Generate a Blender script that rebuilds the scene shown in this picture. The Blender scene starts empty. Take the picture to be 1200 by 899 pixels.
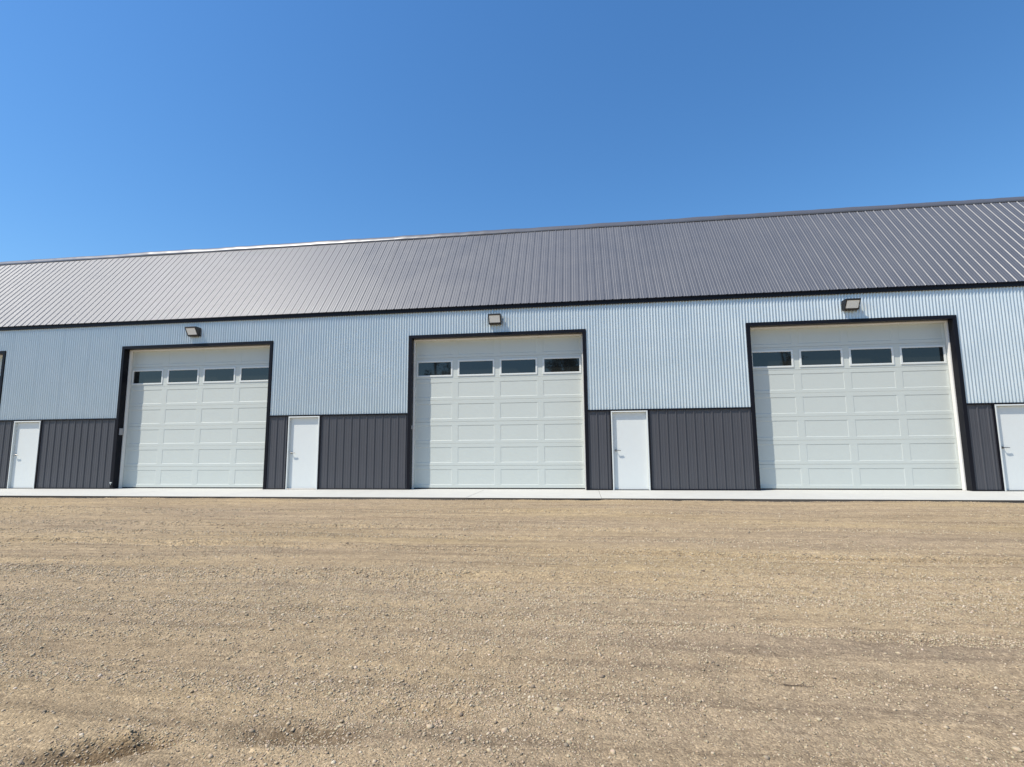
import bpy, math, random
import numpy as np
from mathutils import Matrix, Vector

random.seed(7)
RNG = np.random.default_rng(11)
scene = bpy.context.scene

# ------------------------------------------------------------------ camera
F_PX, YAW, PITCH, ROLL = 611.46, -0.1332, 0.1238, -0.008
CAM = Vector((2.3422, -14.0763, 1.1015))
_f = Vector((math.sin(YAW) * math.cos(PITCH), math.cos(YAW) * math.cos(PITCH), math.sin(PITCH)))
_r = Vector((math.cos(YAW), -math.sin(YAW), 0))
_u = _r.cross(_f)
_r2 = _r * math.cos(ROLL) + _u * math.sin(ROLL)
_u2 = _r2.cross(_f)
cam_data = bpy.data.cameras.new("camera")
cam_data.sensor_fit = 'HORIZONTAL'
cam_data.sensor_width = 36.0
cam_data.lens = F_PX / 1200.0 * 36.0
cam_data.clip_start = 0.05
cam_data.clip_end = 20000.0
cam = bpy.data.objects.new("camera", cam_data)
M = Matrix((( _r2.x, _u2.x, -_f.x, CAM.x), (_r2.y, _u2.y, -_f.y, CAM.y),
            (_r2.z, _u2.z, -_f.z, CAM.z), (0, 0, 0, 1)))
cam.matrix_world = M
scene.collection.objects.link(cam)
scene.camera = cam

# ------------------------------------------------------------------ sky and sun
SUN_DIR = Vector((-0.458, -0.291, 0.840)).normalized()      # towards the sun
SUN_EL = math.asin(SUN_DIR.z)
SUN_ROT = math.atan2(SUN_DIR.x, SUN_DIR.y)
world = bpy.data.worlds.new("World")
scene.world = world
world.use_nodes = True
wn, wl = world.node_tree.nodes, world.node_tree.links
wn.clear()
w_out = wn.new('ShaderNodeOutputWorld')
w_bg = wn.new('ShaderNodeBackground')
w_sky = wn.new('ShaderNodeTexSky')
w_sky.sky_type = 'NISHITA'
w_sky.sun_disc = False
w_sky.sun_elevation = SUN_EL
w_sky.sun_rotation = SUN_ROT
w_sky.altitude = 300
w_sky.air_density = 1.5
w_sky.dust_density = 0.4
w_sky.ozone_density = 10.0
w_bg.inputs['Strength'].default_value = 0.122
w_hs = wn.new('ShaderNodeHueSaturation')
w_hs.inputs['Saturation'].default_value = 1.12
w_hs.inputs['Value'].default_value = 1.0
wl.new(w_sky.outputs[0], w_hs.inputs['Color'])
wl.new(w_hs.outputs[0], w_bg.inputs['Color'])
wl.new(w_bg.outputs[0], w_out.inputs['Surface'])

sun_data = bpy.data.lights.new("sun", 'SUN')
sun_data.energy = 4.4
sun_data.angle = math.radians(0.53)
sun_data.color = (1.0, 0.94, 0.83)
sun = bpy.data.objects.new("sun", sun_data)
sun.rotation_euler = SUN_DIR.to_track_quat('Z', 'Y').to_euler()
sun.location = (-20, -15, 40)
scene.collection.objects.link(sun)

scene.view_settings.view_transform = 'Standard'
scene.view_settings.look = 'None'
scene.view_settings.gamma = 1.0
scene.view_settings.exposure = 0.38
scene.view_settings.use_curve_mapping = False

# ------------------------------------------------------------------ helpers
COL = scene.collection

def tag(o, label=None, cat=None, group=None, kind=None):
    if label: o['label'] = label
    if cat: o['category'] = cat
    if group: o['group'] = group
    if kind: o['kind'] = kind
    return o

def empty(name, loc=(0, 0, 0)):
    o = bpy.data.objects.new(name, None)
    o.empty_display_size = 0.2
    o.location = loc
    COL.objects.link(o)
    return o

def link(name, me, parent=None, loc=(0, 0, 0), rot=(0, 0, 0)):
    o = bpy.data.objects.new(name, me)
    o.location = loc
    o.rotation_euler = rot
    if parent: o.parent = parent
    COL.objects.link(o)
    return o

class MB:
    """collects quads / boxes / tubes and builds one mesh"""
    def __init__(s): s.v, s.f = [], []
    def poly(s, pts):
        n = len(s.v); s.v += [tuple(p) for p in pts]; s.f.append(tuple(range(n, n + len(pts)))); return s
    def box(s, x0, x1, y0, y1, z0, z1, bev=0.0):
        n = len(s.v)
        if bev <= 0:
            s.v += [(x0,y0,z0),(x1,y0,z0),(x1,y1,z0),(x0,y1,z0),(x0,y0,z1),(x1,y0,z1),(x1,y1,z1),(x0,y1,z1)]
            s.f += [tuple(n+i for i in q) for q in ((0,3,2,1),(4,5,6,7),(0,1,5,4),(1,2,6,5),(2,3,7,6),(3,0,4,7))]
        else:
            b = bev
            a = [(x0,y0+b),(x0+b,y0),(x1-b,y0),(x1,y0+b),(x1,y1-b),(x1-b,y1),(x0+b,y1),(x0,y1-b)]
            i0 = [(min(max(x,x0+b),x1-b), min(max(y,y0+b),y1-b)) for x, y in a]
            for ring, z in ((i0,z0),(a,z0+b),(a,z1-b),(i0,z1)):
                s.v += [(x,y,z) for x,y in ring]
            for k in range(3):
                for i in range(8):
                    j = (i+1) % 8
                    s.f.append((n+k*8+i, n+k*8+j, n+k*8+8+j, n+k*8+8+i))
            s.f.append(tuple(n+i for i in reversed(range(8))))
            s.f.append(tuple(n+24+i for i in range(8)))
        return s
    def tube(s, p0, p1, r0, r1, n=6, cap=True):
        p0, p1 = Vector(p0), Vector(p1)
        d = (p1 - p0).normalized()
        a = d.orthogonal().normalized(); b = d.cross(a)
        k = len(s.v)
        for p, r in ((p0, r0), (p1, r1)):
            for i in range(n):
                t = 2*math.pi*i/n
                s.v.append(tuple(p + a*(r*math.cos(t)) + b*(r*math.sin(t))))
        for i in range(n):
            j = (i+1) % n
            s.f.append((k+i, k+j, k+n+j, k+n+i))
        if cap:
            s.f.append(tuple(k+i for i in reversed(range(n))))
            s.f.append(tuple(k+n+i for i in range(n)))
        return s
    def mesh(s, name, mat, smooth=False):
        me = bpy.data.meshes.new(name)
        me.from_pydata(s.v, [], s.f)
        if mat: me.materials.append(mat)
        if smooth: me.polygons.foreach_set('use_smooth', [True]*len(me.polygons))
        me.update()
        return me
    def build(s, name, mat, parent=None, loc=(0,0,0), smooth=False):
        return link(name, s.mesh(name, mat, smooth), parent, loc)

def np_mesh(name, verts, faces, mat, smooth=False, mat_index=None):
    """fast mesh from numpy arrays (faces: n x k)"""
    me = bpy.data.meshes.new(name)
    nv, (nf, k) = len(verts), faces.shape
    me.vertices.add(nv); me.vertices.foreach_set('co', verts.astype(np.float32).ravel())
    me.loops.add(nf*k); me.loops.foreach_set('vertex_index', faces.astype(np.int32).ravel())
    me.polygons.add(nf)
    me.polygons.foreach_set('loop_start', np.arange(0, nf*k, k, dtype=np.int32))
    me.polygons.foreach_set('loop_total', np.full(nf, k, dtype=np.int32))
    for m in (mat if isinstance(mat, (list, tuple)) else [mat]): me.materials.append(m)
    if mat_index is not None: me.polygons.foreach_set('material_index', mat_index.astype(np.int32))
    if smooth: me.polygons.foreach_set('use_smooth', np.ones(nf, dtype=bool))
    me.update(calc_edges=True)
    me.validate()
    return me

# value noise in numpy
_perm = RNG.random((256, 256))
def vnoise(x, y):
    xi, yi = np.floor(x).astype(int), np.floor(y).astype(int)
    fx, fy = x - xi, y - yi
    fx = fx*fx*(3-2*fx); fy = fy*fy*(3-2*fy)
    g = lambda a, b: _perm[a & 255, b & 255]
    return ((g(xi,yi)*(1-fx)+g(xi+1,yi)*fx)*(1-fy) + (g(xi,yi+1)*(1-fx)+g(xi+1,yi+1)*fx)*fy)*2-1
def fbm(x, y, o=4):
    s, a = 0, 1.0
    for i in range(o):
        s = s + a*vnoise(x*2**i+17.3*i, y*2**i-9.1*i); a *= 0.5
    return s

# ------------------------------------------------------------------ materials
def mat(name, col, rough=0.5, metal=0.0, ior=1.5, var=0.0, vscale=4.0, bump=0.0, bscale=20.0, bstretch=(1,1,1),
        rvar=0.0, coat=0.0):
    m = bpy.data.materials.new(name); m.use_nodes = True
    nt = m.node_tree; n, l = nt.nodes, nt.links
    b = n['Principled BSDF']
    b.inputs['Base Color'].default_value = (*col, 1)
    b.inputs['Roughness'].default_value = rough
    b.inputs['Metallic'].default_value = metal
    b.inputs['IOR'].default_value = ior
    if coat: b.inputs['Coat Weight'].default_value = coat; b.inputs['Coat Roughness'].default_value = 0.1
    if var or bump or rvar:
        tc = n.new('ShaderNodeNewGeometry')
        mp = n.new('ShaderNodeMapping'); mp.inputs['Scale'].default_value = bstretch
        l.new(tc.outputs['Position'], mp.inputs['Vector'])
    if var or rvar:
        tx = n.new('ShaderNodeTexNoise'); tx.inputs['Scale'].default_value = vscale
        tx.inputs['Detail'].default_value = 6; tx.inputs['Roughness'].default_value = 0.6
        l.new(mp.outputs[0], tx.inputs['Vector'])
    if var:
        mx = n.new('ShaderNodeMix'); mx.data_type = 'RGBA'
        mx.inputs['A'].default_value = (*[c*(1-var) for c in col], 1)
        mx.inputs['B'].default_value = (*[min(1, c*(1+var)) for c in col], 1)
        l.new(tx.outputs['Fac'], mx.inputs['Factor'])
        l.new(mx.outputs['Result'], b.inputs['Base Color'])
    if rvar:
        mr = n.new('ShaderNodeMapRange')
        mr.inputs['From Min'].default_value = 0.3; mr.inputs['From Max'].default_value = 0.7
        mr.inputs['To Min'].default_value = max(0.02, rough-rvar); mr.inputs['To Max'].default_value = rough+rvar
        l.new(tx.outputs['Fac'], mr.inputs['Value']); l.new(mr.outputs[0], b.inputs['Roughness'])
    if bump:
        bx = n.new('ShaderNodeTexNoise'); bx.inputs['Scale'].default_value = bscale
        bx.inputs['Detail'].default_value = 4
        l.new(mp.outputs[0], bx.inputs['Vector'])
        bp = n.new('ShaderNodeBump'); bp.inputs['Strength'].default_value = 1.0; bp.inputs['Distance'].default_value = bump
        l.new(bx.outputs['Fac'], bp.inputs['Height']); l.new(bp.outputs[0], b.inputs['Normal'])
    return m

M_GALV = mat('galvanised_steel', (0.605, 0.66, 0.672), 0.42, 0.44, var=0.07, vscale=1.3, bump=0.0015, bscale=3.0, rvar=0.06)
M_CHAR = mat('charcoal_steel', (0.064, 0.064, 0.072), 0.45, 0.0, var=0.06, vscale=2.0, bump=0.0012, bscale=4.0, rvar=0.05)
M_ROOF = mat('charcoal_roof_steel', (0.100, 0.102, 0.113), 0.45, 0.0, ior=1.66, var=0.07, vscale=1.2, bump=0.002, bscale=2.2, rvar=0.05)
M_TRIM = mat('black_trim_steel', (0.006, 0.006, 0.010), 0.4, 0.0, ior=1.28, var=0.1, vscale=3)
M_CAP = mat('ridge_cap_steel', (0.11, 0.11, 0.12), 0.36, 0.1, ior=1.6, bump=0.004, bscale=3.0)
M_DOOR = mat('white_door_steel', (0.555, 0.580, 0.535), 0.45, 0.0, var=0.02, vscale=3, bump=0.0006, bscale=60)
M_WHITE = mat('white_painted_steel', (0.68, 0.695, 0.665), 0.4, 0.0, var=0.02, vscale=3)
M_VINYL = mat('white_vinyl', (0.74, 0.72, 0.68), 0.5, 0.0, var=0.03, vscale=6)
M_GLASS = mat('dark_glass', (0.016, 0.018, 0.017), 0.03, 0.0, ior=1.64)
M_RUBBER = mat('black_rubber', (0.02, 0.02, 0.022), 0.7, 0.0)
M_CONC = mat('pale_concrete', (0.475, 0.465, 0.425), 0.85, 0.0, var=0.1, vscale=2.5, bump=0.002, bscale=70)
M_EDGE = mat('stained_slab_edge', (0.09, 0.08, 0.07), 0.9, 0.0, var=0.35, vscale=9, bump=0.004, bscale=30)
M_LENS = mat('frosted_lens', (0.78, 0.79, 0.78), 0.35, 0.0)
M_BLACK = mat('black_cast_metal', (0.012, 0.012, 0.014), 0.45, 0.0, var=0.1, vscale=20)
M_NICKEL = mat('satin_nickel', (0.30, 0.29, 0.28), 0.35, 1.0)
M_GREY = mat('grey_plastic', (0.32, 0.31, 0.31), 0.5)
M_BARK = mat('grey_bark', (0.07, 0.055, 0.045), 0.9, 0.0, var=0.3, vscale=6, bump=0.02, bscale=15, bstretch=(1,1,0.25))
M_TWIG = mat('dry_twig', (0.11, 0.08, 0.055), 0.9)
M_CORE = mat('sheathing', (0.25, 0.22, 0.18), 0.9)

def ground_material():
    m = bpy.data.materials.new('gravel_earth'); m.use_nodes = True
    n, l = m.node_tree.nodes, m.node_tree.links
    b = n['Principled BSDF']; b.inputs['Roughness'].default_value = 0.95; b.inputs['Specular IOR Level'].default_value = 0.2
    g = n.new('ShaderNodeNewGeometry')
    def noise(scale, det=5, rough=0.6, stretch=None):
        t = n.new('ShaderNodeTexNoise'); t.inputs['Scale'].default_value = scale
        t.inputs['Detail'].default_value = det; t.inputs['Roughness'].default_value = rough
        if stretch:
            mp = n.new('ShaderNodeMapping'); mp.inputs['Scale'].default_value = stretch
            l.new(g.outputs['Position'], mp.inputs['Vector']); l.new(mp.outputs[0], t.inputs['Vector'])
        else: l.new(g.outputs['Position'], t.inputs['Vector'])
        return t
    def ramp(src, stops):
        r = n.new('ShaderNodeValToRGB'); e = r.color_ramp.elements
        while len(e) < len(stops): e.new(0.5)
        for k, (p, c) in enumerate(stops): e[k].position = p; e[k].color = (*c, 1)
        l.new(src, r.inputs['Fac']); return r
    def mix(a, c, fac, mode='MIX'):
        x = n.new('ShaderNodeMix'); x.data_type = 'RGBA'; x.blend_type = mode
        l.new(a, x.inputs['A']); l.new(c, x.inputs['B'])
        if isinstance(fac, float): x.inputs['Factor'].default_value = fac
        else: l.new(fac, x.inputs['Factor'])
        return x.outputs['Result']
    # broad tone: greyer gravel against yellower fines, streaked along the building
    broad = ramp(noise(0.35, 6, 0.6, (0.35, 1.3, 1)).outputs['Fac'],
                 [(0.35, (0.338, 0.260, 0.178)), (0.52, (0.370, 0.282, 0.180)), (0.66, (0.395, 0.300, 0.178))])
    streak = ramp(noise(3.2, 6, 0.65, (0.10, 1.0, 1)).outputs['Fac'], [(0.36, (0.80, 0.79, 0.79)), (0.60, (1.08, 1.07, 1.04))])
    c = mix(broad.outputs[0], streak.outputs[0], 0.85, 'MULTIPLY')
    fine = ramp(noise(11, 4, 0.6, (0.035, 1.0, 1)).outputs['Fac'], [(0.36, (0.74, 0.73, 0.73)), (0.50, (1.03, 1.03, 1.02))])  # both streak layers put rut stone shadow, along with damp gravel, into the colour
    c = mix(c, fine.outputs[0], 0.85, 'MULTIPLY')
    mid = ramp(noise(9, 6, 0.7).outputs['Fac'], [(0.36, (0.88, 0.87, 0.86)), (0.62, (1.07, 1.06, 1.04))])
    c = mix(c, mid.outputs[0], 0.9, 'MULTIPLY')
    # grains
    vo = n.new('ShaderNodeTexVoronoi'); vo.inputs['Scale'].default_value = 110
    l.new(g.outputs['Position'], vo.inputs['Vector'])
    sep = n.new('ShaderNodeSeparateColor'); l.new(vo.outputs['Color'], sep.inputs[0])
    gr = ramp(sep.outputs[0], [(0.0, (0.62, 0.60, 0.58)), (0.25, (0.88, 0.87, 0.85)), (0.75, (1.05, 1.04, 1.02)), (0.96, (1.45, 1.45, 1.42))])
    c = mix(c, gr.outputs[0], 0.75, 'MULTIPLY')
    v2 = n.new('ShaderNodeTexVoronoi'); v2.inputs['Scale'].default_value = 34
    l.new(g.outputs['Position'], v2.inputs['Vector'])
    s2 = n.new('ShaderNodeSeparateColor'); l.new(v2.outputs['Color'], s2.inputs[0])
    gr2 = ramp(s2.outputs[1], [(0.0, (0.74, 0.72, 0.7)), (0.2, (0.96, 0.96, 0.95)), (0.8, (1.02, 1.02, 1.01)), (0.97, (1.3, 1.3, 1.28))])
    c = mix(c, gr2.outputs[0], 0.6, 'MULTIPLY')
    # darker ragged-edged patches over some of the hollows
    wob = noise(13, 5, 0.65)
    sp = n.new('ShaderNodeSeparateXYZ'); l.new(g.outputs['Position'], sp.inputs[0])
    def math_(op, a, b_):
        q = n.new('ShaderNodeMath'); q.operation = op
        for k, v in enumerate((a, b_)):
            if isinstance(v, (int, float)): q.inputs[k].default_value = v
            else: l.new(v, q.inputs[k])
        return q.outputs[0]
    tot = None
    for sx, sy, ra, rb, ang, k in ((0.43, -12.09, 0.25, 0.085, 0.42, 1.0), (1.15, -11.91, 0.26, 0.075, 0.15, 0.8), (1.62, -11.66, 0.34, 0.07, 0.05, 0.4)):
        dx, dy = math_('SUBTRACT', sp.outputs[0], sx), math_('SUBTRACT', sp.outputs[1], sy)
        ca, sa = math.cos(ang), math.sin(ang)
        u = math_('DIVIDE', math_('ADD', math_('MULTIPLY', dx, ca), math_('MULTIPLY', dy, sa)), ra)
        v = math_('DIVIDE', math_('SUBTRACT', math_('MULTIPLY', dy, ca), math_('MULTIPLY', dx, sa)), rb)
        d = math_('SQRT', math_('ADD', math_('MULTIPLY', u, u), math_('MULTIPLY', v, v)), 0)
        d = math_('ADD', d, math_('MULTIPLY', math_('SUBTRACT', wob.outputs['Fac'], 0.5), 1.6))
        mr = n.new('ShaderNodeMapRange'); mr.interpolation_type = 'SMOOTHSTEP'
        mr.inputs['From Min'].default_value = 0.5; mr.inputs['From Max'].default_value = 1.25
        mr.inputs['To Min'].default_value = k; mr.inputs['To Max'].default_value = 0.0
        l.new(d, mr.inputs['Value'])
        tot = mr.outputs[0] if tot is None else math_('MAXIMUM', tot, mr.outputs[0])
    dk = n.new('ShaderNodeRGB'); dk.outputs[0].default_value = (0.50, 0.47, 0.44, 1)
    darkened = mix(c, dk.outputs[0], 1.0, 'MULTIPLY')
    c = mix(c, darkened, tot)
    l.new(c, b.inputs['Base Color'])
    # relief
    add = n.new('ShaderNodeMath'); add.operation = 'MULTIPLY_ADD'
    inv = n.new('ShaderNodeMath'); inv.operation = 'SUBTRACT'; inv.inputs[0].default_value = 1.0
    l.new(vo.outputs['Distance'], inv.inputs[1])
    l.new(inv.outputs[0], add.inputs[0]); add.inputs[1].default_value = 0.5
    l.new(noise(60, 6, 0.7).outputs['Fac'], add.inputs[2])
    bp = n.new('ShaderNodeBump'); bp.inputs['Distance'].default_value = 0.014; bp.inputs['Strength'].default_value = 0.8
    l.new(add.outputs[0], bp.inputs['Height']); l.new(bp.outputs[0], b.inputs['Normal'])
    return m
M_GROUND = ground_material()

def stone_material():
    m = bpy.data.materials.new('gravel_stone'); m.use_nodes = True
    n, l = m.node_tree.nodes, m.node_tree.links
    b = n['Principled BSDF']; b.inputs['Roughness'].default_value = 0.85; b.inputs['Specular IOR Level'].default_value = 0.3
    g = n.new('ShaderNodeNewGeometry')
    r = n.new('ShaderNodeValToRGB'); e = r.color_ramp.elements
    stops = [(0.0, (0.20, 0.155, 0.11)), (0.2, (0.37, 0.29, 0.187)), (0.5, (0.455, 0.358, 0.228)), (0.93, (0.49, 0.382, 0.256)), (1.0, (0.60, 0.50, 0.37))]
    while len(e) < len(stops): e.new(0.5)
    for k, (p, c) in enumerate(stops): e[k].position = p; e[k].color = (*c, 1)
    l.new(g.outputs['Random Per Island'], r.inputs['Fac'])
    t = n.new('ShaderNodeTexNoise'); t.inputs['Scale'].default_value = 120; l.new(g.outputs['Position'], t.inputs['Vector'])
    mx = n.new('ShaderNodeMix'); mx.data_type = 'RGBA'; mx.blend_type = 'MULTIPLY'; mx.inputs['Factor'].default_value = 0.35
    l.new(r.outputs[0], mx.inputs['A']); l.new(t.outputs['Color'], mx.inputs['B'])
    hs = n.new('ShaderNodeHueSaturation'); hs.inputs['Saturation'].default_value = 0.95; hs.inputs['Value'].default_value = 1.15
    l.new(mx.outputs['Result'], hs.inputs['Color']); l.new(hs.outputs[0], b.inputs['Base Color'])
    return m
M_STONE = stone_material()

# ------------------------------------------------------------------ ground
GZ = -0.062
APRON_Y = -2.17
RUTS = [(-8.02, 1.5, 0.034, 0.075, -0.02), (-10.43, 1.4, 0.030, 0.055, -0.025), (-6.28, 0.0, 0.024, 0.08, 0.0), (-9.38, -2.5, 0.028, 0.10, 0.02),
        (-7.15, -1.0, 0.022, 0.07, -0.01), (-4.4, 0.0, 0.018, 0.08, 0.0), (-5.3, 4.0, 0.018, 0.08, -0.01), (-9.75, 4.5, 0.018, 0.07, -0.03), (-3.3, 2.0, 0.014, 0.07, 0.0)]
HOLLOWS = [(0.28, -12.17, 0.12, 0.075, 0.045), (0.42, -12.10, 0.12, 0.075, 0.055), (0.56, -12.04, 0.08, 0.055, 0.042), (0.65, -12.0, 0.05, 0.035, 0.03),
           (1.15, -11.91, 0.20, 0.065, 0.035), (1.62, -11.66, 0.25, 0.07, 0.03), (3.22, -10.95, 0.16, 0.06, 0.025), (4.3, -11.05, 0.4, 0.08, 0.025)]
def ground_z(x, y):
    z = GZ + 0*x
    near = np.exp(-((np.abs(y+8)/40)**4)) * np.exp(-((np.abs(x)/60)**4))
    z = z + 0.022*fbm(x*0.35, y*0.5, 3)*near
    # grader streaks parallel to the building
    z = z + 0.0075*fbm(x*0.16+3, y*3.1, 3)*near
    z = z + 0.0055*fbm(x*2.3, y*3.0, 3)*near
    z = z + 0.0060*fbm(x*8.5, y*9.5, 2)*near
    for y0, xc, dep, w, sl in RUTS:
        yy = y - (y0 + sl*(x-xc) + 0.07*vnoise(x*0.45+y0, 0*x+y0*3))
        amp = dep*(0.35+0.65*np.clip(0.5+vnoise(x*0.35-y0, 0*x+y0), 0, 1))*np.exp(-((x-xc)/13)**4)
        z = z + amp*(-np.exp(-(yy/w)**2) + 0.75*np.exp(-((yy-1.7*w)/w)**2))
    # kicked-up hollows
    for hx, hy, rx, ry, dep in HOLLOWS:
        r2 = ((x-hx)/rx)**2 + ((y-hy)/ry)**2
        wob = 1+0.5*vnoise(x*14+hx*9, y*14)
        z = z - dep*np.exp(-(r2*wob)**1.15) + 0.22*dep*np.exp(-(np.sqrt(r2)-1.6)**2*3)*np.clip(0.6+vnoise(x*9, y*9), 0, 1.3)
    # tidy against the slab, flat under the building
    edge = np.clip((y-(APRON_Y-0.55))/0.5, 0, 1)
    z = z*(1-edge) + (-0.052 + 0.016*fbm(x*0.9, y*0.6, 3) + 0.006*fbm(x*5, y*5, 2))*edge
    z = np.where(y > APRON_Y+0.15, -0.30, z)
    return z

def grow(a, step, limit, f=1.22):
    out = [a]; s = step
    while abs(out[-1]) < limit: s *= f; out.append(out[-1]+math.copysign(s, step*1.0) if step > 0 else out[-1]+s)
    return out
def axis(lo, hi, segs, lim_lo, lim_hi):
    """segs: list of (from, to, step)"""
    a = []
    for s0, s1, st in segs: a += list(np.arange(s0, s1-1e-9, st))
    a.append(segs[-1][1])
    left, s, x = [], segs[0][2], a[0]
    while x > lim_lo: s *= 1.2; x -= s; left.append(x)
    right, s, x = [], segs[-1][2], a[-1]
    while x < lim_hi: s *= 1.2; x += s; right.append(x)
    return np.array(left[::-1] + a + right)
gx = axis(0, 0, [(-20, -3, 0.14), (-3, 0, 0.04), (0, 4.4, 0.02), (4.4, 8, 0.04), (8, 20, 0.14)], -4000, 4000)
gy = axis(0, 0, [(-12.8, -10.4, 0.02), (-10.4, -7.5, 0.03), (-7.5, -2.15, 0.04)], -4000, 4000)
X, Y = np.meshgrid(gx, gy)
Z = ground_z(X, Y)
verts = np.stack([X.ravel(), Y.ravel(), Z.ravel()], 1)
nx, ny = len(gx), len(gy)
i = np.arange(nx-1)[None, :] + (np.arange(ny-1)*nx)[:, None]
faces = np.stack([i, i+1, i+1+nx, i+nx], -1).reshape(-1, 4)
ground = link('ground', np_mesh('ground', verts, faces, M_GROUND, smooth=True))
tag(ground, 'tan compacted gravel yard in front of the metal building', 'ground', kind='structure')

# loose stones
def stones(n, xs, ys, size, base, sq=(0.45, 0.8)):
    bv, bf = base
    nv = len(bv)
    sc = size*np.exp(RNG.normal(0, 0.25, n))
    jit = 1 + RNG.uniform(-0.28, 0.28, (n, nv, 1))
    P = bv[None]*jit
    P = P*np.stack([RNG.uniform(0.75, 1.3, n), RNG.uniform(0.7, 1.1, n), RNG.uniform(*sq, n)], 1)[:, None]
    a = RNG.uniform(0, 2*np.pi, n); ca, sa = np.cos(a), np.sin(a)
    t = RNG.normal(0, 0.3, n)
    ct, st = np.cos(t), np.sin(t)
    x, y, z = P[..., 0], P[..., 1], P[..., 2]
    y, z = y*ct[:, None]-z*st[:, None], y*st[:, None]+z*ct[:, None]
    x, y = x*ca[:, None]-y*sa[:, None], x*sa[:, None]+y*ca[:, None]
    P = np.stack([x, y, z], -1)*sc[:, None, None]
    P[..., 0] += xs[:, None]; P[..., 1] += ys[:, None]
    P[..., 2] += (ground_z(xs, ys) + sc*RNG.uniform(-0.12, 0.3, n))[:, None]
    F = bf[None] + (np.arange(n)*nv)[:, None, None]
    return P.reshape(-1, 3), F.reshape(-1, 3)
octa = (np.array([(1,0,0),(-1,0,0),(0,1,0),(0,-1,0),(0,0,1),(0,0,-1)], float),
        np.array([(0,2,4),(2,1,4),(1,3,4),(3,0,4),(2,0,5),(1,2,5),(3,1,5),(0,3,5)]))
_p = (1+5**.5)/2
ico = (np.array([(-1,_p,0),(1,_p,0),(-1,-_p,0),(1,-_p,0),(0,-1,_p),(0,1,_p),(0,-1,-_p),(0,1,-_p),(_p,0,-1),(_p,0,1),(-_p,0,-1),(-_p,0,1)])/1.9,
       np.array([(0,11,5),(0,5,1),(0,1,7),(0,7,10),(0,10,11),(1,5,9),(5,11,4),(11,10,2),(10,7,6),(7,1,8),(3,9,4),(3,4,2),(3,2,6),(3,6,8),(3,8,9),(4,9,5),(2,4,11),(6,2,10),(8,6,7),(9,8,1)]))
def scatter(n, y0, y1, pw=1.0, margin=1.0):
    """positions in the yard, denser towards the near end, clustered along streaks"""
    out_x, out_y = [], []
    need = n
    while need > 0:
        t = RNG.random(need*3)**pw
        y = y0 + (y1-y0)*t
        d = y - CAM.y
        xc = CAM.x - 0.134*d
        hw = d*1.08 + margin
        x = xc + RNG.uniform(-1, 1, len(y))*hw
        keep = RNG.random(len(y)) < np.clip(0.5 + 0.55*fbm(x*0.5, y*1.3, 3), 0.08, 1)
        for r0, rc, rd, rw, rs in RUTS:
            q = np.abs(y - (r0 + rs*(x-rc) + 0.07*vnoise(x*0.45+r0, 0*x+r0*3)) - rw*0.9)
            keep |= (q < 1.3*rw) & (RNG.random(len(y)) < 0.8)
        keep &= ~((y > APRON_Y-0.02))
        x, y = x[keep][:need], y[keep][:need]
        out_x.append(x); out_y.append(y); need -= len(x)
    return np.concatenate(out_x), np.concatenate(out_y)
VS, FS, off = [], [], 0
for n, y0, y1, pw, size, base in ((76000, -12.6, -9.6, 1.35, 0.0035, octa), (45000, -12.6, -8.2, 1.3, 0.0055, octa), (28000, -11.6, -8.0, 1.0, 0.0075, octa),
                                 (26000, -9.0, -2.25, 1.0, 0.0085, octa), (2500, -12.6, -8.0, 1.2, 0.009, ico), (1500, -9.0, -2.3, 1.0, 0.012, ico), (60, -12.5, -3.0, 1.3, 0.014, ico)):
    xs, ys = scatter(n, y0, y1, pw)
    v, f = stones(n, xs, ys, size, base)
    VS.append(v); FS.append(f+off); off += len(v)
for (r0, rc, rd, rw, rs), n, sz, x0, x1 in ((RUTS[0], 4200, 0.0075, -7, 9), (RUTS[1], 2800, 0.006, -2.5, 5.5), (RUTS[3], 4200, 0.0085, -5, 1.2),
                                           (RUTS[2], 3600, 0.0095, -10, 10), (RUTS[4], 3200, 0.009, -8, 5), (RUTS[7], 2200, 0.0075, 0, 7), (RUTS[5], 2500, 0.011, -10, 10)):
    xs = RNG.uniform(x0, x1, n)
    xs = xs[RNG.random(n) < np.clip(0.55+0.9*vnoise(xs*0.8+r0, xs*0), 0.05, 1)]
    ys = r0 + rs*(xs-rc) + 0.07*vnoise(xs*0.45+r0, 0*xs+r0*3) + rw*(0.7+RNG.normal(0, 0.75, len(xs)))
    v, f = stones(len(xs), xs, ys, sz, octa, (0.6, 1.0))
    VS.append(v); FS.append(f+off); off += len(v)
for hx, hy, rx, ry, dep in HOLLOWS[:6]:
    n = int(1500*rx)
    xs = hx + RNG.normal(0.2, 0.8, n)*rx; ys = hy + RNG.normal(0.6, 0.9, n)*ry
    v, f = stones(n, xs, ys, 0.0048, octa, (0.5, 0.9))
    VS.append(v); FS.append(f+off); off += len(v)
n = 2600
xs = RNG.uniform(-13, 13, n); ys = APRON_Y - np.abs(RNG.normal(0, 0.05, n))
v, f = stones(n, xs, ys, 0.009, octa)
VS.append(v); FS.append(f+off); off += len(v)
gravel = link('gravel', np_mesh('gravel', np.concatenate(VS), np.concatenate(FS), M_STONE))
tag(gravel, 'loose crushed gravel stones scattered over the tan yard', 'gravel', kind='stuff')

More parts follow.
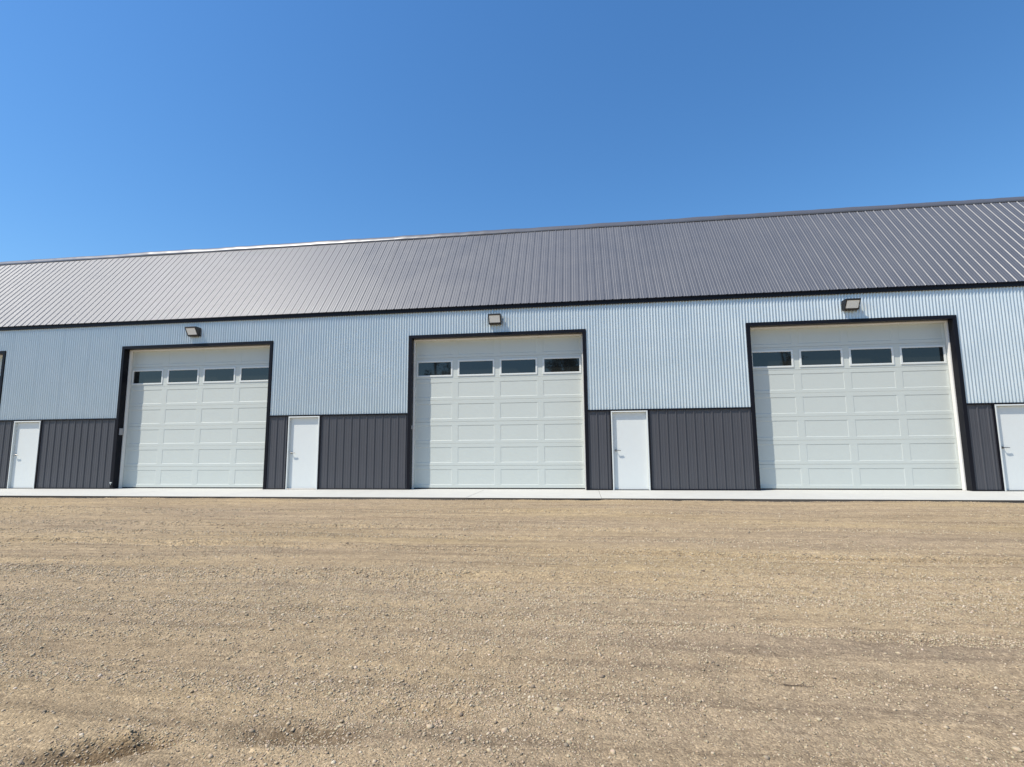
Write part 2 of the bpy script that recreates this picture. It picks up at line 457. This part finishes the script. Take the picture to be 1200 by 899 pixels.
# ------------------------------------------------------------------ concrete apron
BAY, OW, OH = 9.144, 4.984, 4.3146
X0, X1 = -2*BAY-4.572, 2*BAY+4.572
JX = [X0-1.0] + [X0 + 3.048*i + 1.2 for i in range(15)] + [X1+1.0]
apron = MB().box(JX[0], JX[1]-0.004, APRON_Y, -0.034, -0.014, 0.0, 0.005).build('apron', M_CONC)
for ja, jb in zip(JX[1:-1], JX[2:]):
    MB().box(ja+0.002, jb-0.004, APRON_Y+RNG.uniform(-0.006, 0.006), -0.034, -0.014, RNG.uniform(-0.002, 0.001), 0.005).build('concrete_slab', M_CONC, apron)
tag(apron, 'pale concrete apron strip along the foot of the building', 'apron', kind='structure')
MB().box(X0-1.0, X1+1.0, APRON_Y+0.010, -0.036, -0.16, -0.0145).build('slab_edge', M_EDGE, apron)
slab = MB().box(X0+0.02, X1-0.02, -0.026, 17.9, -0.2, -0.001, 0.004).build('floor_slab', M_CONC, apron)

# ------------------------------------------------------------------ the building
bld = empty('storage_building', (0, 0, 0))
tag(bld, 'long metal storage building with charcoal roof, galvanised upper wall and white garage doors', 'building')
ZW, ZE, EAVE_Y, EAVE_Z, BRK_Y, BRK_Z = 2.102, 4.9835, -0.055, 5.098, 2.4256, 8.3148
KS = (-2, -1, 0, 1, 2)                      # bays; door centre = k * BAY
XD, WD = 0.6067, 0.9476                     # entry door offset from the opening and width
def xl(k): return k*BAY - OW/2
def xr(k): return k*BAY + OW/2

# corrugated sheets
PITCH_C, AMP = 0.0762, 0.0145
def corrugated(x0, x1, z0, z1):
    n = max(2, int(round((x1-x0)/PITCH_C*10)))
    xs = np.linspace(x0, x1, n+1)
    ys = 0.007 - AMP*np.cos(2*np.pi*xs/PITCH_C)
    v = np.concatenate([np.stack([xs-x0, ys, np.full(n+1, z0)], 1), np.stack([xs-x0, ys, np.full(n+1, z1)], 1)])
    a = np.arange(n)
    f = np.stack([a, a+1, a+n+2, a+n+1], 1)
    return np_mesh('corrugated_sheet', v, f, M_GALV, smooth=True)
SH = PITCH_C*12
def sheet_run(x0, x1, z0, z1):
    a = x0
    while a < x1-0.01:
        b = min(x1, (math.floor(a/SH+1e-6)+1)*SH)
        if x1-b < 0.03: b = x1
        o = link('corrugated_sheet', corrugated(a, b, z0, z1), bld, (a, RNG.uniform(-0.0006, 0.0006), 0))
        a = b
xprev = X0
for k in KS:
    sheet_run(xprev+0.0, xl(k)+0.02, ZW+0.0, ZE)
    sheet_run(xl(k)+0.02, xr(k)-0.02, OH-0.03, ZE)
    xprev = xr(k)-0.02
sheet_run(xprev, X1, ZW, ZE)

# ribbed profile, shared by wainscot and roof
RIB = 0.2286
def rib_profile(n_rib, hgt=0.019, minor=0.0035):
    pts = []
    for i in range(n_rib):
        o = i*RIB
        pts += [(o, 0), (o+0.008, 0), (o+0.022, hgt), (o+0.040, hgt), (o+0.054, 0),
                (o+0.092, 0), (o+0.100, minor), (o+0.112, minor), (o+0.120, 0),
                (o+0.160, 0), (o+0.168, minor), (o+0.180, minor), (o+0.188, 0)]
    pts.append((n_rib*RIB, 0))
    return pts
def clip_profile(pts, w0, w1):
    xs = np.array([p[0] for p in pts]); hs = np.array([p[1] for p in pts])
    grid = sorted(set([w0, w1] + [x for x in xs if w0 < x < w1]))
    return [(x, float(np.interp(x, xs, hs))) for x in grid]
PROF = rib_profile(4)
PANEL_W = 4*RIB
def wainscot_mesh(w0, w1, z0, z1):
    pr = clip_profile(PROF, w0, w1)
    m = MB()
    for (a, h), (b, g) in zip(pr[:-1], pr[1:]):
        m.poly([(a-w0, 0.014-h, z0), (b-w0, 0.014-g, z0), (b-w0, 0.014-g, z1), (a-w0, 0.014-h, z1)])
    return m.mesh('wainscot_panel', M_CHAR)
_wcache = {}
def wainscot_run(x0, x1):
    a, w = x0, 0.0
    while a < x1-0.005:
        L = min(PANEL_W, x1-a)
        key = round(L, 4)
        if key not in _wcache: _wcache[key] = wainscot_mesh(0, L, 0.012, ZW-0.012)
        link('wainscot_panel', _wcache[key], bld, (a, 0, 0))
        a += L
segs = []
a = X0
for k in KS:
    segs.append((a, xl(k)+0.02))
    d0, d1 = xr(k)+XD, xr(k)+XD+WD
    segs.append((xr(k)-0.02, d0-0.004)); a = d1+0.004
segs.append((a, X1))
for s0, s1 in segs:
    wainscot_run(s0, s1)
    MB().box(s0, s1, -0.020, 0.02, 0.0, 0.032, 0.004).build('base_trim', M_TRIM, bld)
# trim between the galvanised and charcoal sheets
a = X0
for k in list(KS)+[None]:
    b = xl(k)+0.004 if k is not None else X1
    MB().box(a, b, -0.024, 0.02, ZW-0.034, ZW+0.006, 0.004).build('transition_trim', M_TRIM, bld)
    if k is not None: a = xr(k)-0.004

# wall core behind the sheets so that the shell is closed
a = X0
for k in KS:
    d0, d1 = xr(k)+XD, xr(k)+XD+WD
    MB().box(a, xl(k)+0.05, 0.022, 0.17, 0.0, ZE+0.1).build('wall_core', M_CORE, bld)
    MB().box(xr(k)-0.05, d0+0.001, 0.022, 0.17, 0.0, ZE+0.1).build('wall_core', M_CORE, bld)
    MB().box(d0+0.001, d1-0.001, 0.022, 0.17, 2.09, ZE+0.1).build('wall_core', M_CORE, bld)
    MB().box(xl(k)+0.05, xr(k)-0.05, 0.022, 0.17, OH-0.05, ZE+0.1).build('wall_core', M_CORE, bld)
    a = d1-0.001
MB().box(a, X1, 0.022, 0.17, 0.0, ZE+0.1).build('wall_core', M_CORE, bld)

# roof
SL = math.hypot(BRK_Y-EAVE_Y, BRK_Z-EAVE_Z)
TH = math.atan2(BRK_Z-EAVE_Z, BRK_Y-EAVE_Y)
RPROF = []
for i in range(4):                          # roof ribs with wider, gentler flanks
    o = i*RIB
    RPROF += [(o, 0), (o+0.010, 0), (o+0.025, 0.0135), (o+0.043, 0.0135), (o+0.058, 0),
              (o+0.100, 0), (o+0.110, 0.004), (o+0.120, 0.004), (o+0.130, 0), (o+0.165, 0), (o+0.175, 0.004), (o+0.185, 0.004), (o+0.195, 0)]
RPROF.append((4*RIB, 0))
def roof_mesh(length):
    m = MB()
    for (a, h), (b, g) in zip(RPROF[:-1], RPROF[1:]):
        m.poly([(a, 0, h), (b, 0, g), (b, length, g), (a, length, h)])
    return m.mesh('roof_panel', M_ROOF)
RM = roof_mesh(SL)
npan = int(math.ceil((X1-X0)/PANEL_W))
for i in range(npan):
    link('roof_panel', RM, bld, (X0+i*PANEL_W, EAVE_Y-0.012, EAVE_Z-0.006 + RNG.uniform(-0.0012, 0.0012)), (TH+RNG.uniform(-0.0006, 0.0006), 0, 0))
# upper, shallow slope behind the break, and back side
XE = X0+npan*PANEL_W
RIDGE_Y, RIDGE_Z = 9.0, 9.55
ur = MB()
ur.poly([(X0, BRK_Y, BRK_Z-0.03), (XE, BRK_Y, BRK_Z-0.03), (XE, RIDGE_Y, RIDGE_Z), (X0, RIDGE_Y, RIDGE_Z)])
ur.poly([(X0, RIDGE_Y, RIDGE_Z), (XE, RIDGE_Y, RIDGE_Z), (XE, 18-BRK_Y, BRK_Z-0.03), (X0, 18-BRK_Y, BRK_Z-0.03)])
ur.poly([(X0, 18-BRK_Y, BRK_Z-0.03), (XE, 18-BRK_Y, BRK_Z-0.03), (XE, 18.05, EAVE_Z), (X0, 18.05, EAVE_Z)])
ur.build('upper_roof', M_ROOF, bld)
MB().box(X0+0.01, X1-0.01, 17.85, 18.0, 0, EAVE_Z).build('rear_wall', M_CHAR, bld)
for x in (X0, X1):
    ew = MB(); s = 0.12 if x < 0 else -0.12
    prof = [(0.03, 0), (17.99, 0), (17.99, EAVE_Z), (18-BRK_Y, BRK_Z-0.06), (RIDGE_Y, RIDGE_Z-0.04), (BRK_Y, BRK_Z-0.06), (0.03, EAVE_Z-0.02)]
    ew.poly([(x, y, z) for y, z in prof][::-1 if x > 0 else 1]); ew.poly([(x+s, y, z) for y, z in prof])
    ew.build('end_wall', M_CHAR, bld)
# fascia under the eave
fs = MB()
fs.box(X0, X1, -0.042, 0.03, ZE-0.004, EAVE_Z-0.03, 0.004)
fs.box(X0, X1, -0.066, 0.02, EAVE_Z-0.034, EAVE_Z-0.016, 0.003)
fs.build('eave_fascia', M_TRIM, bld)

# ridge cap at the break: a dented folded flashing over foam closures
def cap_mesh():
    n = 700
    xs = np.linspace(X0, XE, n+1)
    c, s = math.cos(TH), math.sin(TH)
    w = 0.20
    dent = 0.008*fbm(xs*1.3, xs*0+2.2, 3) + 0.006*np.maximum(0, vnoise(xs*4.0, xs*0+7.7))
    rows = []
    # (distance down the slope, lift off the panels)
    for dn, lift, k in ((w, 0.012, 0.2), (w, 0.030, 0.5), (0.09, 0.034, 0.9), (0.02, 0.045, 1.3), (-0.03, 0.040, 1.6)):
        yy = BRK_Y - c*dn - s*(lift + dent*k*0.8)
        zz = BRK_Z - s*dn + c*(lift + dent*k)
        rows.append(np.stack([xs, yy, zz], 1))
    yy = np.full(n+1, BRK_Y+0.25); zz = BRK_Z+0.045+dent*1.4
    rows.append(np.stack([xs, yy, zz], 1))
    yy = np.full(n+1, BRK_Y+0.55); zz = BRK_Z+0.055+dent*0.4
    rows.append(np.stack([xs, yy, zz], 1))
    v = np.concatenate(rows)
    F = []
    a = np.arange(n)
    for r in range(len(rows)-1):
        F.append(np.stack([a+r*(n+1), a+1+r*(n+1), a+1+(r+1)*(n+1), a+(r+1)*(n+1)], 1))
    return np_mesh('ridge_cap', v, np.concatenate(F), M_CAP, smooth=False)
cap = link('ridge_cap', cap_mesh(), bld)

# screws on the corrugated wall, roof and wainscot
def screw_rows():
    v, f = [], []
    def dome(p, r, nrm):
        nrm = Vector(nrm).normalized(); a = nrm.orthogonal().normalized(); b = nrm.cross(a); p = Vector(p)
        k = len(v)
        for i in range(6):
            t = i*math.pi/3
            v.append(tuple(p + a*(r*math.cos(t)) + b*(r*math.sin(t))))
        v.append(tuple(p + nrm*(r*0.7)))
        for i in range(6): f.append((k+i, k+(i+1) % 6, k+6))
    for z in (2.55, 3.25, 3.95, 4.62, 4.90):
        x = math.ceil(X0/PITCH_C)*PITCH_C
        while x < X1:
            inside = any(xl(k)-0.03 < x < xr(k)+0.03 for k in KS) and z < OH+0.05
            if not inside: dome((x, 0.007-AMP-0.0005, z+random.uniform(-0.008, 0.008)), 0.0075, (0, -1, 0))
            x += PITCH_C*4
    return v, np.array(f)
sv, sf = screw_rows()
sc = link('sheet_screws', np_mesh('sheet_screws', np.array(sv), sf, M_GREY), bld)
sc['kind'] = 'stuff'

# ---- overhead doors
DY = 0.28                                   # face of the door
TR = 0.09                                   # casing width
SEC = 0.61
PC = (-1.815, -0.605, 0.605, 1.815)         # panel centres
DHW = 2.445
def section_mesh(px, pz, name, bot=0.0, top=SEC):
    """a door section with four openings: rails and stiles with a small bevel"""
    m = MB()
    w, z0, z1 = px/2, pz[0], pz[1]
    e = 0.0018
    m.box(-DHW, DHW, 0, 0.045, bot+e, z0, 0.003)
    m.box(-DHW, DHW, 0, 0.045, z1, top-e, 0.003)
    xs = [-DHW] + [v for c in PC for v in (c-w, c+w)] + [DHW]
    for a, b in zip(xs[0::2], xs[1::2]): m.box(a, b, 0.0008, 0.045, z0-0.004, z1+0.004)
    return m.mesh(name, M_DOOR)
def panel_mesh(w, h):
    """pressed recessed panel: sloped rim then flat field"""
    m = MB(); b, d = 0.012, 0.0065
    o = [(-w/2, 0), (w/2, 0), (w/2, h), (-w/2, h)]
    i = [(-w/2+b, b), (w/2-b, b), (w/2-b, h-b), (-w/2+b, h-b)]
    for k in range(4):
        j = (k+1) % 4
        m.poly([(o[k][0], 0.0015, o[k][1]), (o[j][0], 0.0015, o[j][1]), (i[j][0], d, i[j][1]), (i[k][0], d, i[k][1])])
    m.poly([(x, d, z) for x, z in i])
    # thickness behind
    m.poly([(x, 0.03, z) for x, z in reversed(o)])
    for k in range(4):
        j = (k+1) % 4
        m.poly([(o[j][0], 0.0015, o[j][1]), (o[k][0], 0.0015, o[k][1]), (o[k][0], 0.03, o[k][1]), (o[j][0], 0.03, o[j][1])])
    return m.mesh('panel', M_DOOR)
PW, PZ = 1.035, (0.085, 0.505)
WW, WZ = 1.00, (0.095, 0.505)
SEC_P = section_mesh(PW, PZ, 'section')
SEC_W = section_mesh(WW, WZ, 'section')
PAN = panel_mesh(PW, PZ[1]-PZ[0])
def frame_mesh():
    m = MB(); w, h, t = 1.06, 0.47, 0.048
    y0, y1 = -0.014, 0.02
    m.box(-w/2, w/2, y0, y1, 0, t, 0.005); m.box(-w/2, w/2, y0, y1, h-t, h, 0.005)
    m.box(-w/2, -w/2+t, y0+0.0007, y1, t-0.004, h-t+0.004, 0.003); m.box(w/2-t, w/2, y0+0.0007, y1, t-0.004, h-t+0.004, 0.003)
    return m.mesh('window_frame', M_WHITE)
FRM = frame_mesh()
PANE = MB().box(-0.485, 0.485, 0.0, 0.006, 0, 0.376).mesh('pane', M_GLASS)
SEAL = MB().box(-DHW, DHW, 0.002, 0.045, 0.0, 0.03, 0.006).mesh('bottom_seal', M_RUBBER)
Z_BOT = 0.03
def casing(k):
    a, b = xl(k), xr(k)
    m = MB()
    y0, y1 = -0.027, 0.17
    m.box(a, a+TR, y0, y1, 0.0, OH-TR, 0.004)
    m.box(b-TR, b, y0, y1, 0.0, OH-TR, 0.004)
    m.box(a, b, y0-0.0015, y1, OH-TR+0.001, OH, 0.004)
    c = m.build('door_casing', M_TRIM, bld)
    s = MB(); t = 0.028
    s.box(a+TR-t*2, a+TR+t, 0.1705, DY-0.004, 0.002, OH-TR-t, 0.003)
    s.box(b-TR-t, b-TR+t*2, 0.1705, DY-0.004, 0.002, OH-TR-t, 0.003)
    s.box(a+TR-t*2, b-TR+t*2, 0.1705, DY-0.005, OH-TR-t+0.001, OH-0.01, 0.003)
    s.build('weather_strip', M_VINYL, c)
    return c
for k in KS:
    cx = k*BAY
    cs = casing(k)
    MB2 = MB().box(-DHW, DHW, 0.046, 0.06, 0.0, OH-0.02)
    dr = MB2.build('overhead_door', M_DOOR, bld, (cx, DY, Z_BOT-0.02))
    link('bottom_seal', SEAL, dr, (0, 0, -0.009))
    for r in range(7):
        zz = 0.02 + r*SEC + RNG.uniform(-0.0008, 0.0008)
        tl = RNG.uniform(-0.0012, 0.0012)
        win = r == 5
        link('section', SEC_W if win else SEC_P, dr, (0, tl, zz))
        for c in PC:
            if win:
                link('window_frame', FRM, dr, (c, tl, zz+0.065))
                link('pane', PANE, dr, (c, tl+0.004, zz+0.112), (RNG.uniform(-0.002, 0.002), 0, RNG.uniform(-0.003, 0.003)))
            else:
                link('panel', PAN, dr, (c, tl, zz+PZ[0]))

# small fittings on two of the left jambs
for k, big in ((-1, True), (0, False)):
    x = xl(k)+TR
    m = MB()
    if big:
        m.box(x-0.002, x+0.045, 0.02, 0.13, 1.60, 1.80, 0.006)
    else:
        m.box(x-0.002, x+0.02, 0.03, 0.10, 1.66, 1.76, 0.005)
    m.build('wall_switch', M_GREY, bld)
m = MB().box(xl(-1)+0.015, xl(-1)+0.055, -0.075, -0.026, 0.165, 0.20, 0.004)
m.tube((xl(-1)+0.035, -0.06, 0.17), (xl(-1)+0.035, -0.06, 0.12), 0.008, 0.006, 8)
m.build('hose_bib', M_WHITE, bld)

# ---- entry doors
def entry_leaf():
    m = MB().box(0.034, WD-0.034, 0, 0.044, 0.022, 2.026, 0.003)
    return m.mesh('entry_door', M_WHITE)
def entry_frame():
    m = MB(); t = 0.032
    H = 2.062
    m.box(0, t, -0.030, 0.12, 0.0, H-t, 0.003); m.box(WD-t, WD, -0.030, 0.12, 0, H-t, 0.003)
    m.box(0, WD, -0.030, 0.12, H-t+0.0008, H, 0.003)
    m.box(0.004, WD-0.004, 0.0, 0.1, H+0.0005, H+0.02)
    # stops
    m.box(t-0.004, t+0.012, 0.1, 0.118, 0.0, H-t); m.box(WD-t-0.012, WD-t+0.004, 0.1, 0.118, 0.0, H-t)
    return m.mesh('door_frame', M_WHITE)
def entry_trim():
    m = MB()
    m.box(-0.034, -0.0008, -0.026, 0.02, 0.0, ZW-0.036, 0.003)
    m.box(WD+0.0008, WD+0.046, -0.026, 0.02, 0.0, ZW-0.036, 0.003)
    return m.mesh('side_trim', M_TRIM)
def lever():
    m = MB()
    m.tube((0, 0.0, 0), (0, -0.012, 0), 0.031, 0.031, 20)
    m.tube((0, -0.012, 0), (0, -0.058, 0), 0.010, 0.010, 12)
    m.tube((-0.008, -0.058, 0), (0.055, -0.062, 0.001), 0.013, 0.012, 10)
    m.tube((0.055, -0.062, 0.001), (0.125, -0.056, -0.004), 0.012, 0.010, 10)
    return m.mesh('lever_handle', M_NICKEL)
LEAF, EFR, ETR, LEV = entry_leaf(), entry_frame(), entry_trim(), lever()
THR = MB().box(0.033, WD-0.033, -0.028, 0.08, 0.0, 0.018, 0.004).mesh('threshold', M_NICKEL)
for k in KS:
    x = xr(k)+XD
    d = link('entry_door', LEAF, bld, (x, 0.042, 0))
    link('door_frame', EFR, d, (0, -0.042, 0))
    link('side_trim', ETR, d, (0, -0.042, 0))
    link('lever_handle', LEV, d, (0.10, 0, 1.03))
    link('threshold', THR, d, (0, -0.042, 0))

# ------------------------------------------------------------------ wall lights
def wall_light(x, label):
    t = empty('wall_light', (x, 0, 4.53))
    tag(t, label, 'wall light', 'lights above the garage doors')
    w, h, pt, pb, pw = 0.345, 0.26, 0.250, 0.105, 0.02
    yb = -0.012
    def prism(x0, x1, pts):
        m = MB(); n = len(pts)
        m.poly([(x0, y, z) for y, z in pts]); m.poly([(x1, y, z) for y, z in reversed(pts)])
        for i in range(n):
            j = (i+1) % n
            m.poly([(x0, pts[j][0], pts[j][1]), (x0, pts[i][0], pts[i][1]), (x1, pts[i][0], pts[i][1]), (x1, pts[j][0], pts[j][1])])
        return m
    body = prism(-w/2, w/2, [(yb, 0), (yb, h), (-pt, h), (-pt-0.004, h-0.022), (-pb, 0.012), (-pb+0.01, 0)])
    # raised front bezel round the lens
    def at(u, v, off):
        """u across, v up the sloped front, off outwards"""
        p0 = Vector((0, -pb, 0.012)); p1 = Vector((0, -pt-0.004, h-0.022))
        d = (p1-p0); n = Vector((0, -d.z, d.y)).normalized()
        q = p0 + d*v + n*off
        return (u*w/2, q.y, q.z)
    def slab(m, u0, u1, v0, v1, o0, o1):
        a = [at(u0,v0,o0),at(u1,v0,o0),at(u1,v1,o0),at(u0,v1,o0),at(u0,v0,o1),at(u1,v0,o1),at(u1,v1,o1),at(u0,v1,o1)]
        for q in ((4,5,6,7),(0,1,5,4),(1,2,6,5),(2,3,7,6),(3,0,4,7)): m.poly([a[i] for i in q])
    for args in ((-1, 1, 0, 0.12, -0.002, 0.012), (-1, 1, 0.90, 1.0, -0.002, 0.012), (-1, -0.86, 0.12, 0.90, -0.002, 0.0115), (0.86, 1, 0.12, 0.90, -0.002, 0.0115)):
        slab(body, *args)
    body.build('housing', M_BLACK, t)
    ln = MB(); slab(ln, -0.86, 0.86, 0.12, 0.90, -0.001, 0.006); ln.build('lens', M_LENS, t)
    MB().box(-0.09, 0.09, -0.011, 0.008, 0.05, 0.22).build('mounting_plate', M_BLACK, t)
    return t
wall_light(-9.19, 'black wall light with square lens above the leftmost whole garage door')
wall_light(0.01, 'black wall light with square lens above the middle garage door')
wall_light(9.19, 'black wall light with square lens above the right garage door')

# ------------------------------------------------------------------ small things on the yard
def gz(x, y): return float(ground_z(np.array([x], float), np.array([y], float))[0])
tw = MB(); p = Vector((3.36, -11.19, 0))
pts = [(-0.065, 0.01), (-0.03, 0.0), (0.01, 0.005), (0.04, -0.008), (0.07, -0.006)]
P3 = [Vector((p.x+a, p.y+b, gz(p.x+a, p.y+b)+0.006)) for a, b in pts]
for i in range(4): tw.tube(P3[i], P3[i+1], 0.0032-0.0005*i, 0.0027-0.0005*i, 6)
tw.tube(P3[2], P3[2]+Vector((0.03, 0.02, 0.008)), 0.002, 0.001, 5)
two = tw.build('twig', M_TWIG, None)
tag(two, 'dry brown twig lying on the gravel right of centre', 'twig')

# ------------------------------------------------------------------ young trees behind the viewer, mirrored in the door panes
M_LEAF = mat('dull_leaf', (0.05, 0.055, 0.03), 0.7, 0.0, var=0.3, vscale=8)
def young_tree(loc, h, seed, label, spread, n_limb, n_leaf):
    rnd = random.Random(seed)
    t = empty('young_tree', loc)
    tag(t, label, 'tree', 'young trees across the yard')
    tr, cr, tips = MB(), MB(), []
    p, n = Vector((0, 0, -0.1)), 14
    pts, rad = [p], [h*0.019]
    for i in range(n):
        p = p + Vector((rnd.gauss(0, .05), rnd.gauss(0, .05), h/n)); pts.append(p); rad.append(h*0.019*(1-(i+1)/(n+0.6)))
    for i in range(n): tr.tube(pts[i], pts[i+1], rad[i], rad[i+1], 8, cap=False)
    def limb(p, d, L, r, depth):
        q, k = p, 4
        for i in range(k):
            d = (d + Vector((rnd.gauss(0, .17), rnd.gauss(0, .17), rnd.gauss(0.05, .1)))).normalized()
            q2 = q + d*(L/k); r1 = max(0.006, r*(1-0.2*(i+1)))
            cr.tube(q, q2, max(0.007, r*(1-0.2*i)), r1, 5, cap=False)
            if depth < 3 and rnd.random() < 0.85:
                sd = Vector((rnd.gauss(0, 1), rnd.gauss(0, 1), rnd.gauss(.3, .5))).normalized()
                limb(q2, (d*.6+sd*.7).normalized(), L*rnd.uniform(.4, .6), r1*0.6, depth+1)
            q = q2
            tips.append(Vector(q2))
    for i in range(n_limb):
        f = rnd.uniform(0.32, 0.97); z = f*n; a = int(z); b = pts[a].lerp(pts[min(n, a+1)], z-a)
        an = rnd.uniform(0, 6.283)
        limb(b, Vector((math.cos(an), math.sin(an), 0.75)).normalized(), spread*rnd.uniform(.7, 1.1)*(1.15-0.7*f), h*0.019*(1-f)*0.7+0.012, 1)
    tr.build('trunk', M_BARK, t); cr.build('crown', M_BARK, t)
    lf = MB()
    for i in range(n_leaf):
        c = rnd.choice(tips) + Vector((rnd.gauss(0, .12), rnd.gauss(0, .12), rnd.gauss(0, .12)))
        u = Vector((rnd.gauss(0, 1), rnd.gauss(0, 1), rnd.gauss(0, 1))).normalized(); v = u.orthogonal().normalized()
        s = rnd.uniform(.05, .1)
        lf.poly([c-u*s, c-v*s*.5, c+u*s, c+v*s*.5])
    lf.build('foliage', M_LEAF, t)
young_tree((-7.8, -20, GZ), 10.5, 3, 'slim young tree mirrored in the leftmost pane of the middle garage door', 1.7, 22, 2600)
young_tree((1.15, -20, GZ), 9.6, 5, 'densely leaved young tree mirrored in the rightmost pane of the middle garage door', 1.9, 40, 9000)
young_tree((15.1, -20, GZ), 10.0, 9, 'sparse young tree mirrored in the leftmost pane of the right garage door', 1.5, 14, 500)
